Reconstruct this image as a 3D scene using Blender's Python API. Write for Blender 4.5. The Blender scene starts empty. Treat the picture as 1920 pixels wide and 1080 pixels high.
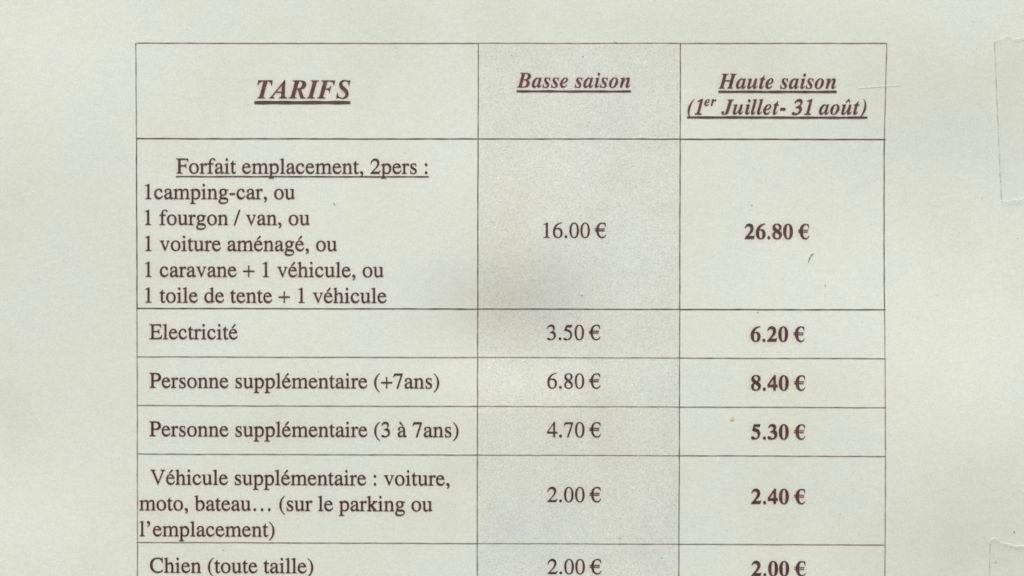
import bpy, bmesh, math, random
import numpy as np
from mathutils import Matrix, Vector
from mathutils.geometry import tessellate_polygon

sc = bpy.context.scene
COL = sc.collection
MM = 0.001
Z0 = 0.20                      # height of the sheet's reference point above the foot of the board

# ------------------------------------------------------------------ camera
cd = bpy.data.cameras.new('camera')
cam = bpy.data.objects.new('camera', cd)
COL.objects.link(cam)
cd.sensor_fit = 'HORIZONTAL'
cd.angle = math.radians(38.0)
cd.clip_start = 0.005
cd.clip_end = 100.0
_yaw, _pitch, _roll = math.radians(0.57486), math.radians(-0.37385), math.radians(0.10344)
_R = Matrix.Rotation(_yaw, 3, 'Z') @ Matrix.Rotation(math.pi / 2 + _pitch, 3, 'X') @ Matrix.Rotation(_roll, 3, 'Z')
_C = -0.2852167 * (_R @ Vector((0, 0, -1)))
cam.matrix_world = Matrix.Translation(_C + Vector((0, 0, Z0))) @ _R.to_4x4()
sc.camera = cam

# ------------------------------------------------------------------ light: soft daylight from above
SUN_EL, SUN_AZ = math.radians(65), math.radians(-18)     # azimuth measured from straight in front of the sheet
world = bpy.data.worlds.new('World')
sc.world = world
world.use_nodes = True
wn = world.node_tree.nodes
wl = world.node_tree.links
bg = wn['Background']
sky = wn.new('ShaderNodeTexSky')
sky.sky_type = 'NISHITA'
sky.sun_disc = False
sky.sun_elevation = SUN_EL
sky.sun_rotation = math.pi + SUN_AZ * -1
sky.air_density = 1.0
sky.dust_density = 4.0
sky.ozone_density = 1.0
hs = wn.new('ShaderNodeHueSaturation')          # thin cloud takes the blue out of the sky
hs.inputs['Saturation'].default_value = 0.45
wl.new(sky.outputs['Color'], hs.inputs['Color'])
wl.new(hs.outputs['Color'], bg.inputs['Color'])
bg.inputs['Strength'].default_value = 0.075
sl = bpy.data.lights.new('sun', 'SUN')
sl.energy = 2.4
sl.angle = math.radians(22)
sl.color = (1.0, 0.95, 0.88)
sun = bpy.data.objects.new('sun', sl)
COL.objects.link(sun)
_d = Vector((math.sin(SUN_AZ) * math.cos(SUN_EL), -math.cos(SUN_AZ) * math.cos(SUN_EL), math.sin(SUN_EL)))
sun.rotation_euler = _d.to_track_quat('Z', 'Y').to_euler()
sun.location = _d * 2

vs = sc.view_settings
vs.view_transform = 'Standard'
vs.look = 'None'
vs.gamma = 1.0
vs.use_curve_mapping = False
vs.exposure = 0.82
sc.cycles.filter_width = 1.7
sc.cycles.max_bounces = 6
sc.cycles.transparent_max_bounces = 12

# ------------------------------------------------------------------ letterforms (1000 units to the em)
# (advance, outline) - M/L/C path, y up; every closed run is a contour, inner ones are counters
def _ell(cx, cy, rx, ry):
    k = 0.5523
    return ("M%g %gC%g %g %g %g %g %gC%g %g %g %g %g %gC%g %g %g %g %g %gC%g %g %g %g %g %gZ" % (
        cx + rx, cy, cx + rx, cy + k * ry, cx + k * rx, cy + ry, cx, cy + ry,
        cx - k * rx, cy + ry, cx - rx, cy + k * ry, cx - rx, cy,
        cx - rx, cy - k * ry, cx - k * rx, cy - ry, cx, cy - ry,
        cx + k * rx, cy - ry, cx + rx, cy - k * ry, cx + rx, cy))

BOLD_ITALIC = {
    'T': (611, "M64 0L64 25C92 26 112 31 126 40C140 49 150 65 157 88L300 627L285 627C247 627 210 614 175 590C141 565 113 530 94 485L69 485L105 661L641 661L613 472L585 472C579 574 536 626 456 626L449 626L304 93C302 83 300 75 300 67C301 52 307 42 317 36C327 30 345 27 370 25L370 0L64 0Z"),
    'A': (667, "M-100 0L-100 25C-71 25 -44 40 -19 70L474 677L501 677L479 130L479 116C479 57 509 27 569 25L569 0L261 0L261 25C296 27 319 38 330 57C341 75 347 99 348 127L350 206L142 206L72 118C61 104 54 92 48 82C43 72 40 64 40 59C40 40 62 29 104 25L104 0L-100 0ZM174 246L352 246L363 481L174 246Z"),
    'R': (667, "M-49 0L-49 23C-29 23 -12 25 0 30C13 35 24 45 33 60C41 74 49 96 57 125L168 541C171 551 173 560 174 567C176 575 176 582 176 588C176 606 171 618 161 625C150 631 132 635 107 637L107 661L371 661C454 661 514 649 552 625C590 601 609 564 609 513C609 472 593 436 561 405C528 374 481 352 420 339L502 90C510 65 521 49 534 40C547 32 565 27 587 26L587 0L390 0L285 326L254 326L199 120C193 98 190 81 190 69C190 53 196 42 206 35C217 28 235 24 259 23L259 0L-49 0ZM290 360C343 360 384 376 414 407C444 439 459 481 459 534C459 598 430 630 371 630C356 630 345 627 340 622C335 616 329 604 324 585L263 361C268 360 272 360 276 360C281 360 285 360 290 360Z"),
    'I': (389, "M-49 0L-49 23C-29 23 -12 25 0 30C13 35 24 45 33 60C41 74 49 96 57 125L168 541C171 550 173 559 174 567C176 575 176 584 176 592C176 620 153 635 106 637L106 661L416 661L416 637C393 637 375 634 363 629C350 623 340 614 333 601C326 589 319 567 309 536L198 120C192 98 189 81 189 69C189 40 212 25 259 23L259 0L-49 0Z"),
    'F': (667, "M-49 0L-49 23C-29 23 -12 25 0 30C13 35 24 45 33 60C41 74 49 96 57 125L168 541C171 550 173 559 174 567C176 575 176 584 176 592C176 607 171 618 160 626C148 633 131 637 107 637L107 661L626 661L587 474L560 474L560 488C560 537 546 573 518 595C491 617 446 629 384 629C364 629 350 625 343 619C336 612 329 600 324 581L266 364C271 363 276 363 281 363C285 363 290 363 295 363C338 363 373 371 400 388C426 405 446 432 459 469L484 469L415 198L394 198C395 204 395 210 395 215C395 221 395 227 395 233C395 260 391 281 382 296C374 310 359 320 339 325C319 330 292 332 256 332L199 120C193 98 190 81 190 69C190 54 195 43 206 35C216 28 234 24 259 23L259 0L-49 0Z"),
    'S': (556, "M226 -17C189 -17 142 -7 85 15C74 19 65 21 56 21C48 21 40 18 34 13C29 8 22 0 14 -11L-13 -11L38 212L66 212L66 205C66 143 79 97 104 66C129 34 166 19 213 19C235 19 256 25 274 36C292 48 307 64 318 82C329 101 334 121 334 143C334 163 329 181 320 197C311 213 297 231 278 250C260 268 236 290 209 314C181 339 160 361 144 379C129 397 118 415 112 433C106 450 102 471 102 494C102 529 111 561 129 589C147 617 171 639 201 655C232 671 266 679 304 679C323 679 343 677 364 672C385 668 408 662 433 653C443 650 452 648 458 648C475 648 489 657 501 676L528 676L481 473L452 473C453 476 453 480 453 484C453 488 453 491 453 495C453 524 448 550 436 572C425 595 410 612 392 625C373 638 352 644 328 644C300 644 276 634 255 614C235 594 225 569 225 540C225 522 231 503 243 485C255 467 270 450 289 433C299 423 310 413 322 402C333 392 345 382 356 372C387 345 411 316 430 286C448 256 457 222 457 184C457 122 437 73 397 37C356 1 299 -17 226 -17Z"),
    'B': (667, "M-49 0L-49 23C-29 23 -12 25 0 30C13 35 24 45 33 60C41 74 49 96 57 125L168 541C171 550 173 559 174 567C176 575 176 584 176 592C176 608 171 619 160 625C149 631 132 635 107 637L107 661L325 661C426 661 499 650 543 627C586 604 607 567 607 517C607 434 546 379 424 352C511 324 555 275 555 205C555 169 545 136 527 105C508 74 477 48 433 29C389 10 328 0 251 0L-49 0ZM295 364C350 364 391 380 420 410C448 441 462 482 462 534C462 597 432 629 370 629C347 629 332 617 326 595L266 366C273 365 279 364 282 364C286 364 290 363 295 364ZM243 33C292 33 331 50 361 84C390 118 405 163 405 219C405 295 362 333 275 333L258 333L197 109C192 92 189 77 189 65C189 43 207 33 243 33Z"),
    'H': (778, "M-49 0L-49 23C-29 23 -12 25 0 30C13 35 24 45 33 60C41 74 49 96 57 125L168 541C171 550 173 559 174 567C176 575 176 584 176 592C176 607 171 618 160 626C148 633 131 637 107 637L107 661L416 661L416 637C395 637 378 635 365 630C352 624 342 614 334 600C326 586 318 564 310 536L265 369L500 369L547 541C552 561 555 578 555 592C555 607 549 618 538 626C527 633 509 637 485 637L485 661L794 661L794 637C774 637 757 635 745 631C732 627 722 618 714 604C706 590 698 569 690 541L577 120C571 97 568 80 568 70C568 54 574 43 585 35C596 28 613 24 637 23L637 0L329 0L329 23C349 23 366 25 379 30C392 35 402 45 411 60C419 74 428 96 435 125L489 324L253 324L199 120C193 97 190 79 190 69C190 40 213 25 259 23L259 0L-49 0Z"),
    'J': (500, "M46 -101C-49 -101 -97 -68 -97 0C-97 19 -90 35 -78 49C-65 62 -49 69 -29 69C-11 69 3 64 14 55C24 45 30 33 30 18C30 12 29 5 27 -2C25 -9 23 -16 19 -23C11 -34 8 -43 8 -47C8 -58 16 -64 32 -64C49 -64 63 -57 72 -42C82 -27 91 -4 100 27L238 541C241 551 243 560 244 567C246 575 246 582 246 588C246 606 241 618 230 625C219 631 201 635 176 637L176 661L485 661L485 637C464 637 447 635 434 630C421 624 411 614 403 600C395 586 387 564 379 536L253 64C237 6 213 -37 180 -63C147 -89 103 -101 46 -101Z"),
    'a': (500, "M78 -13C46 -13 21 -2 1 20C-18 42 -28 71 -28 107C-28 142 -21 178 -7 216C6 253 24 289 47 322C69 356 95 383 123 405C166 438 206 454 242 454C282 454 306 433 314 389L330 444L435 444L354 159C348 138 343 121 340 108C337 95 335 86 335 82C335 67 340 59 350 59C367 59 389 82 418 128L439 114C389 30 339 -13 289 -13C248 -13 228 8 228 50C228 57 228 66 230 76C232 87 234 98 237 110C213 69 188 38 163 18C138 -3 109 -13 78 -13ZM136 60C151 60 166 67 181 82C196 96 211 115 224 139C237 163 248 188 259 216C269 243 277 270 282 296C288 322 291 345 291 364C291 396 278 412 252 412C238 412 222 403 206 387C190 370 175 348 160 321C145 294 132 265 121 233C113 209 106 188 102 169C98 150 96 133 96 118C96 79 109 60 136 60Z"),
    's': (389, "M133 -14C109 -14 79 -7 41 7C35 10 29 11 22 11C9 11 -2 4 -10 -10L-35 -6L-10 160L19 155C25 65 58 21 119 21C157 21 175 39 175 77C175 88 173 100 167 113C161 126 152 140 139 156L100 203C81 227 67 250 57 272C46 294 41 314 41 334C41 369 54 397 78 420C103 442 133 453 169 453C195 453 226 448 263 436C266 436 270 435 273 434C276 433 279 433 282 433C296 433 305 438 311 450L337 450L315 300L290 303C276 383 245 423 196 423C180 423 167 418 157 408C147 399 142 388 142 374C142 353 155 327 181 297C192 283 203 270 214 258C224 245 234 232 242 219C254 202 262 186 269 170C276 154 279 137 279 120C279 95 273 73 260 52C248 32 230 16 208 4C186 -8 161 -14 133 -14Z"),
    'e': (444, "M128 -14C85 -14 50 0 24 28C-3 55 -16 94 -16 144C-16 179 -8 215 8 252C24 288 46 322 72 352C99 383 128 407 161 426C193 445 225 454 258 454C292 454 318 446 337 430C356 413 366 391 366 364C366 325 345 289 303 255C261 221 199 197 115 182C111 165 109 147 109 129C109 105 115 87 128 73C140 59 157 52 179 52C215 52 251 81 287 140L314 122C267 32 205 -14 128 -14ZM123 215C154 222 182 234 206 251C230 268 249 288 263 311C277 334 284 358 284 381C284 394 281 404 274 411C268 418 260 422 251 422C230 422 208 404 184 369C160 334 140 282 123 215Z"),
    'i': (278, "M193 545C175 545 159 551 147 564C134 576 128 591 128 610C128 628 134 644 147 656C159 669 175 675 193 675C211 675 226 669 239 656C252 644 258 628 258 610C258 591 252 576 239 564C226 551 211 545 193 545ZM72 -12C50 -12 32 -5 20 7C7 20 1 38 1 60C1 69 3 80 6 94C9 108 12 120 15 128L65 309C69 324 72 337 74 347C77 357 78 366 78 372C78 391 64 400 37 400L29 400L28 425C64 429 99 433 131 438C162 444 192 449 220 454L131 125C126 106 123 91 123 81C123 68 128 62 139 62C155 62 178 85 208 132L228 118C178 32 126 -12 72 -12Z"),
    'o': (500, "M141 -14C96 -14 58 0 29 29C0 58 -15 96 -15 144C-15 180 -7 216 8 253C24 289 44 323 70 353C96 384 125 408 158 427C190 445 223 454 257 454C308 454 347 440 375 412C404 384 418 346 418 298C418 263 410 227 396 191C381 154 361 121 335 90C309 59 280 34 247 15C214 -4 178 -14 141 -14ZM152 20C167 20 182 28 196 44C211 61 224 82 237 108C250 135 261 163 270 193C280 223 288 253 293 281C299 309 301 333 301 353C301 399 285 423 252 423C237 423 222 415 207 399C193 383 179 362 166 336C153 311 142 282 133 252C123 222 115 192 110 163C104 134 101 108 101 86C101 42 118 20 152 20Z"),
    'n': (556, "M312 -14C268 -14 246 11 246 60C246 75 250 96 257 123C264 151 275 185 289 225L323 325C328 342 331 354 331 362C331 375 325 382 312 382C278 382 240 348 200 279C180 244 161 203 143 157C125 111 110 58 97 0L-21 0L62 309C67 327 71 341 73 352C75 363 76 370 76 372C76 391 62 400 35 400L27 400L25 425C82 432 147 442 222 454L170 284C207 342 242 385 274 413C306 440 340 454 375 454C425 454 449 430 449 380C449 370 447 354 442 332C437 310 429 282 418 249C382 143 365 88 365 84C365 70 370 63 381 63C390 63 400 69 410 81C419 92 431 109 446 132L468 117C440 74 414 41 390 19C366 -3 340 -14 312 -14Z"),
    'u': (556, "M68 -14C18 -14 -7 11 -7 60C-7 71 -4 88 0 110C5 132 12 159 22 191L55 309C64 340 68 361 68 372C68 391 55 400 28 400L19 400L18 425C45 428 75 432 107 437C140 442 176 448 214 454L118 115C114 101 111 88 111 78C111 65 118 58 130 58C164 58 202 94 244 167C287 239 321 330 346 441L463 441C399 208 367 89 367 84C367 79 369 75 372 70C375 66 379 64 383 64C392 64 400 71 411 82C416 87 422 94 428 102C434 111 441 121 449 133L471 118C443 75 417 42 393 20C369 -3 343 -14 315 -14C295 -14 279 -7 267 5C254 18 248 36 248 59C248 66 254 97 266 151C232 95 199 54 167 27C136 0 103 -14 68 -14Z"),
    't': (278, "M44 -14C0 -14 -23 10 -23 57C-23 62 -22 69 -21 77C-20 85 -18 93 -16 102L66 401L19 401L19 435C88 460 148 509 197 583L237 583L196 440L274 440L263 401L185 401L112 151C108 136 105 123 102 112C100 101 99 91 99 83C99 68 103 60 113 60C128 60 153 86 188 139L211 124C183 79 156 44 130 21C103 -2 75 -14 44 -14Z"),
    'l': (278, "M58 -14C35 -14 17 -8 4 5C-8 17 -15 35 -15 58C-15 69 -14 79 -11 90C-9 101 -6 112 -3 124L113 545C122 578 127 599 127 608C127 626 113 635 86 635L77 635L76 660C149 669 213 679 268 690L116 126C114 119 112 111 110 101C108 91 106 84 106 79C106 66 112 60 122 60C139 60 162 83 192 130L212 115C185 71 160 39 136 18C113 -3 87 -14 58 -14Z"),
    'r': (389, "M-21 0L62 309C67 327 71 341 73 352C75 363 76 370 76 372C76 391 62 400 35 400L27 400L25 425C82 432 147 442 222 454L167 277C183 308 198 334 212 357C226 379 239 397 251 411C264 425 276 435 289 443C301 450 314 454 326 454C362 454 380 432 380 388C380 367 375 350 365 338C355 325 341 319 323 319C303 319 287 329 273 349C270 352 267 354 264 354C245 354 219 321 186 256C170 223 154 186 139 143C124 100 110 53 97 0L-21 0Z"),
}

ROMAN = {
 ' ': (250, ""),
 'o': (500, "M250 460C380 460 470 363 470 228C470 94 376 -10 247 -10C120 -10 29 90 29 223C29 363 122 460 250 460Z M241 430C327 430 380 333 380 203C380 86 334 20 260 20C173 20 119 120 119 250C119 362 166 430 241 430Z"),
 'e': (444, "M408 164L424 157C391 50 320 -10 230 -10C104 -10 25 80 25 217C25 365 109 460 229 460C331 460 397 390 405 277L97 277C103 130 160 57 261 57C324 57 366 86 408 164Z M99 309L304 309C291 390 260 426 207 426C150 426 110 381 99 309Z"),
 'c': (444, "M398 156L412 147C374 39 307 -10 217 -10C101 -10 25 83 25 214C25 359 119 460 241 460C326 460 392 412 392 352C392 328 371 310 345 310C322 310 305 324 298 350L293 368C282 410 265 426 234 426C161 426 108 356 108 265C108 139 169 57 257 57C313 57 348 82 398 156Z"),
 'a': (444, "M442 66L442 40C409 3 380 -10 347 -10C309 -10 291 12 287 64C233 15 191 -10 144 -10C79 -10 37 34 37 99C37 145 57 178 97 206C133 231 174 249 287 290L287 326C287 394 262 430 207 430C165 430 132 408 132 376L138 334C138 312 118 294 96 294C73 294 54 313 54 337C54 409 126 460 224 460C337 460 371 405 371 309L371 110C371 60 378 47 400 47C414 47 425 52 442 66Z M287 264L287 115C287 92 283 84 267 73C238 54 215 46 190 46C151 46 122 76 122 121C122 186 172 226 287 264Z"),
 'n': (500, "M485 0L485 15C439 19 428 31 428 78L428 288C428 398 385 460 309 460C264 460 229 441 162 381L162 458L155 460C107 443 72 431 16 415L16 398C23 401 32 402 42 402C70 402 79 387 79 338L79 91C79 34 67 19 18 15L18 0L230 0L230 15C175 19 162 30 162 72L162 351C206 393 233 405 264 405C320 405 344 373 344 298L344 94C344 33 332 19 276 15L276 0Z"),
 'm': (778, "M775 0L775 15L757 17C723 19 709 33 709 70L709 282C709 403 671 460 591 460C535 460 480 433 430 379C414 433 379 460 325 460C280 460 252 445 167 382L167 458L160 460C113 442 80 431 28 417L19 414L19 398C27 400 34 401 44 401C74 401 83 387 83 333L83 81C83 32 70 18 16 15L16 0L238 0L238 15C183 18 167 29 167 67L167 345C167 347 176 357 184 365C212 391 250 406 287 406C333 406 353 376 353 304L353 78C353 28 341 18 281 15L281 0L506 0L506 15C448 17 437 27 437 83L437 349C476 392 513 406 553 406C606 406 625 381 625 310L625 82C625 31 614 19 557 15L557 0Z"),
 'i': (278, "M253 0L253 15C192 20 179 33 179 94L179 457L175 460L20 405L20 390C32 393 45 395 57 395C87 395 95 379 95 331L95 94C95 33 83 20 16 15L16 0Z " + _ell(130, 628, 51, 51)),
 'l': (278, "M257 0L257 15C197 19 182 34 182 92L182 681L178 683C130 666 88 654 19 637L19 621C34 623 46 624 58 624C90 624 98 611 98 560L98 89C98 36 84 20 21 15L21 0Z"),
 'r': (333, "M335 411C335 382 321 364 297 364C285 364 274 370 258 384C246 395 239 399 233 399C205 399 160 352 160 317L160 95C160 33 177 20 245 15L245 0L5 0L5 15C64 26 76 32 76 84L76 332C76 378 67 395 39 395C28 395 20 394 7 392L7 409C70 431 106 443 155 460L160 458L160 366C205 434 235 460 273 460C312 460 335 441 335 411Z"),
 't': (278, "M279 66C246 14 211 -10 165 -10C102 -10 70 35 70 118L70 418L17 418C14 420 13 422 13 425C13 431 19 438 32 446C58 461 92 499 127 551C131 557 139 568 145 579L154 579L154 450L255 450L255 418L154 418L154 132C154 68 170 42 206 42C227 42 244 52 266 77Z"),
 'u': (500, "M479 50L479 36C427 22 389 10 341 -9L338 -7L338 85C292 27 251 -10 195 -10C126 -10 71 36 71 126L71 358C71 416 62 430 9 435L9 450L155 450L155 137C155 80 186 48 230 48C270 48 302 64 328 95C336 105 338 115 338 133L338 346C338 414 326 428 258 432L258 450L422 450L422 118C422 67 433 53 471 50Z"),
 's': (389, "M320 329L303 329C283 401 255 430 204 430C158 430 129 407 129 371C129 341 147 316 183 294L275 236C323 206 348 168 348 125C348 49 285 -10 205 -10C183 -10 154 -6 128 2C112 7 102 9 94 9C82 9 78 6 74 -4L60 -4L60 151L76 151C92 64 129 19 199 19C248 19 281 47 281 88C281 119 266 141 232 161L158 203C91 241 60 279 60 334C60 410 114 460 199 460C225 460 247 455 267 448C277 444 284 443 289 443C294 443 298 446 304 453L315 453Z"),
 'p': (500, "M159 458L159 385C194 435 234 460 282 460C390 460 470 376 470 246C470 96 379 -10 269 -10C229 -10 200 4 159 42L159 -106C159 -178 174 -193 247 -198L247 -217L5 -217L5 -200C63 -195 75 -181 75 -125L75 331C75 381 67 392 37 392C27 392 18 391 9 390L9 406C64 424 104 438 153 460Z M159 334L159 103C159 70 204 27 257 27C333 27 385 96 385 200C385 321 332 397 249 397C206 397 159 363 159 334Z"),
 'b': (500, "M153 681L148 683C108 669 80 661 32 648L3 640L3 624L24 625C58 625 69 614 69 573L69 53C69 22 144 -10 213 -10C358 -10 468 98 468 239C468 365 392 460 291 460C234 460 180 428 153 384Z M153 332L153 58C153 38 191 24 231 24C322 24 380 95 380 206C380 321 332 393 256 393C200 393 153 364 153 332Z"),
 'd': (500, "M491 58L491 42C434 26 393 13 342 -10L340 -8L340 59C309 13 271 -10 220 -10C109 -10 27 86 27 216C27 349 124 460 240 460C281 460 309 448 340 415L340 573C340 612 332 622 296 622L275 620L275 636C343 653 378 664 420 683L424 681L424 137C424 66 431 56 475 56Z M340 113L340 316C340 382 289 430 233 430C158 430 113 355 113 251C113 128 168 52 254 52C292 52 330 72 340 113Z"),
 'h': (500, "M487 0L487 15C437 22 428 30 428 87L428 280C428 398 384 460 306 460C249 460 206 436 158 374L158 681L153 683C118 671 91 662 32 646L10 640L10 624C63 625 74 615 74 573L74 92C74 32 66 20 9 15L9 0L229 0L229 15C170 21 158 31 158 92L158 344C198 389 231 405 265 405C319 405 344 368 344 289L344 92C344 31 334 21 279 15L279 0Z"),
 'k': (500, "M505 0L505 15C471 16 454 26 417 73L265 266L340 338C414 408 438 431 490 434L490 450L276 450L276 435L292 434C311 433 320 427 320 416C320 404 306 386 278 360L166 257L166 681L161 683C118 669 80 658 7 640L7 624L35 626C72 626 82 615 82 575L82 93C82 35 71 20 9 15L7 0L233 0L233 15C178 18 166 29 166 76L166 232L303 57C311 47 316 38 316 32C316 21 306 16 285 15L285 0Z"),
 'g': (500, "M470 427L470 390L393 390C403 361 408 338 408 316C408 226 338 160 246 160C235 160 224 161 205 163C176 152 149 121 149 99C149 82 172 73 236 71L331 66C412 63 468 20 468 -53C468 -146 361 -218 226 -218C114 -218 28 -171 28 -105C28 -58 53 -27 128 17C90 36 79 49 79 71C79 97 103 131 162 171C101 201 65 249 65 307C65 392 143 460 241 460C271 460 299 454 327 443C349 434 361 427 391 427Z M239 431C184 431 150 388 150 323C150 246 188 190 239 190C291 190 323 232 323 298C323 380 289 431 239 431Z M150 6C113 -27 98 -53 98 -84C98 -136 160 -168 255 -168C362 -168 434 -131 434 -75C434 -36 402 -20 324 -13L240 -8C200 -3 175 2 150 6Z"),
 'f': (333, "M383 627C383 609 367 592 347 592C331 592 320 600 305 624C288 651 274 658 254 658C210 658 187 627 187 555L187 450L309 450L309 418L187 418L187 104C187 36 200 20 280 15L280 0L21 0L21 15C91 19 103 31 103 104L103 418L21 418L21 450L103 450C104 526 111 562 137 604C167 653 222 683 281 683C341 683 383 660 383 627Z"),
 'v': (500, "M477 450L477 435C450 433 436 419 415 365L276 13C268 -6 264 -14 258 -14C252 -14 249 -8 240 13L106 339C72 417 64 430 19 435L19 450L215 450L215 435C180 433 165 426 165 410C165 401 168 388 174 374L280 112L367 336C376 361 381 383 381 400C381 424 368 433 331 435L331 450Z"),
 'E': (611, "M597 169L552 0L12 0L12 19C87 23 109 39 109 112L109 546C109 624 96 639 12 643L12 662L543 662L546 519L521 519C508 605 486 624 406 624L233 624C208 624 201 618 201 593L201 361L344 361C404 361 429 375 437 443L460 443L460 241L437 241C429 306 414 323 344 323L201 323L201 82C201 49 220 38 277 38L336 38C480 38 520 60 569 169Z"),
 'F': (556, "M546 519L522 519C510 606 487 624 410 624L228 624C203 624 195 618 195 594L195 363L339 363C402 363 420 376 430 441L453 441L453 245L430 245C421 311 402 325 339 325L195 325L195 101C195 36 212 21 287 19L287 0L12 0L12 19C84 24 93 35 93 114L93 553C93 622 81 637 12 643L12 662L543 662Z"),
 'P': (556, "M16 662L295 662C452 662 542 590 542 474C542 363 457 291 302 291C269 291 241 293 202 297L202 117C202 36 218 22 296 19L296 0L16 0L16 19C88 26 100 37 100 115L100 547C100 624 90 637 16 643Z M202 588C202 617 211 624 244 624C370 624 431 581 431 480C431 381 374 331 263 331C241 331 225 333 202 336Z"),
 'V': (722, "M697 662L697 643C652 639 627 617 598 546L386 23C377 1 372 -11 364 -11C357 -11 352 0 344 20L132 520C87 622 75 637 16 643L16 662L255 662L255 643C206 640 189 632 189 612C189 602 193 588 200 570L388 132L545 532C554 557 560 582 560 600C560 628 540 640 486 643L486 662Z"),
 'C': (667, "M633 113C578 31 496 -14 399 -14C180 -14 28 130 28 330C28 535 171 676 368 676C423 676 469 664 511 650C527 645 539 642 549 642C566 642 576 650 583 676L604 676L613 451L590 451C559 577 489 636 381 636C231 636 139 522 139 345C139 150 244 40 400 40C483 40 544 66 614 131Z"),
 '0': (500, "M251 676C376 676 464 533 464 330C464 120 382 -14 249 -14C118 -14 36 122 36 336C36 540 122 676 251 676Z M250 648C170 648 124 533 124 330C124 134 168 14 250 14C332 14 376 130 376 336C376 540 330 648 250 648Z"),
 '1': (500, "M394 0L118 0L118 15C183 19 212 26 212 80L212 546C212 590 201 602 176 602C162 602 143 597 111 585L111 599L288 676L299 674L299 76C299 27 320 16 394 15Z"),
 '2': (500, "M475 137L462 142C432 91 411 76 372 76L128 76L301 256C388 347 424 421 424 500C424 599 353 676 251 676C187 676 134 651 96 605C63 566 48 531 31 450L52 445C84 549 126 598 201 598C280 598 338 540 338 461C338 383 292 292 208 203L30 12L30 0L420 0Z"),
 '3': (500, "M61 510L45 514C71 617 135 676 227 676C320 676 380 623 380 543C380 483 347 435 284 395C333 374 355 360 380 332C412 297 431 253 431 206C431 153 412 103 381 67C338 16 258 -14 167 -14C87 -14 43 7 43 45C43 67 62 82 84 82C101 82 117 76 144 57C179 33 192 26 221 26C293 26 349 87 349 164C349 227 314 277 252 299C225 309 205 311 156 311L153 324C206 341 230 350 251 362C293 386 315 427 315 484C315 558 272 605 199 605C140 605 101 575 61 510Z"),
 '4': (500, "M472 167L472 231L370 231L370 676L326 676L12 231L12 167L293 167L293 0L370 0L370 167Z M293 231L293 574L52 231Z"),
 '5': (500, "M438 681L400 592C392 577 386 572 374 572L193 572L158 480C258 457 317 432 363 383C405 338 422 294 422 229C422 159 403 111 359 66C309 15 236 -14 150 -14C77 -14 32 9 32 44C32 66 49 80 73 80C87 80 102 75 128 55C159 31 177 24 205 24C285 24 349 106 349 211C349 340 222 410 70 419C65 419 62 423 64 427L174 662L380 662C404 662 414 667 429 688Z"),
 '6': (500, "M446 684L448 668C281 640 175 540 150 388C198 424 242 437 285 437C398 437 468 354 468 223C468 79 384 -14 255 -14C118 -14 34 86 34 258C34 380 78 488 158 566C238 642 312 669 446 684Z M242 395C183 395 127 365 127 313L127 260C127 108 181 16 264 16C335 16 378 80 378 184C378 317 331 395 242 395Z"),
 '7': (500, "M449 646L449 662L79 662L20 515L37 507C80 575 98 588 153 588L370 588L172 -8L237 -8Z"),
 '8': (500, "M445 155C445 54 367 -14 250 -14C134 -14 56 53 56 151C56 220 93 268 179 323C93 391 62 442 62 512C62 607 144 676 258 676C360 676 431 614 431 527C431 459 394 413 295 362C407 285 445 231 445 155Z M354 519C354 597 317 648 250 648C187 648 145 607 145 548C145 483 183 436 271 383C331 420 354 464 354 519Z M207 300C155 252 133 204 133 145C133 67 181 16 257 16C321 16 368 58 368 121C368 187 325 228 207 300Z"),
 '\u20ac': (500, "M443 500L424 500C408 590 355 644 275 644C175 644 125 560 113 410L398 410L391 379L110 379L110 325L381 325L374 294L113 294C122 130 180 28 288 28C350 28 400 62 440 145L457 135C425 40 360 -14 275 -14C130 -14 30 110 16 294L-60 294L-53 325L12 325L12 379L-60 379L-53 410L16 410C32 570 140 676 288 676C340 676 390 668 432 645Z"),
 '(': (333, "M304 660L295 676C142 585 48 430 48 249C48 73 150 -92 292 -177L304 -161C184 -78 135 51 135 252C135 450 183 584 304 660Z"),
 ')': (333, "M29 660L38 676C191 585 285 430 285 249C285 73 183 -92 41 -177L29 -161C149 -78 198 51 198 252C198 450 150 584 29 660Z"),
 '+': (564, "M30 229L258 229L258 2L306 2L306 229L534 229L534 277L306 277L306 505L258 505L258 277L30 277Z"),
 ',': (250, "M83 -141L74 -126C122 -94 150 -54 150 -17C150 -8 145 -3 136 -3L109 -6C76 -6 56 17 56 45C56 79 81 102 117 102C162 102 195 66 195 13C195 -54 152 -113 83 -141Z"),
 '\u2019': (333, "M106 433L97 448C145 480 173 520 173 557C173 566 168 571 159 571L132 568C99 568 79 591 79 619C79 653 104 676 140 676C185 676 218 640 218 587C218 520 175 461 106 433Z"),
 '.': (250, _ell(125, 44, 56, 56)),
 ':': (278, _ell(137, 44, 55, 55) + _ell(137, 404, 55, 55)),
 '-': (333, "M39 194L285 194L285 257L39 257Z"),
 '/': (278, "M286 676L228 676L-9 -14L49 -14Z"),
}
_ACUTE = "M150 507L186 507L318 630C330 642 332 652 328 662C320 680 296 684 276 672Z"
_GRAVE = "M290 507L254 507L122 630C110 642 108 652 112 662C120 680 144 684 164 672Z"
ROMAN['\u00e9'] = (444, ROMAN['e'][1] + _ACUTE)
ROMAN['\u00e0'] = (444, ROMAN['a'][1] + _GRAVE)
ROMAN['\u2026'] = (1000, _ell(167, 44, 56, 56) + _ell(500, 44, 56, 56) + _ell(833, 44, 56, 56))

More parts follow.
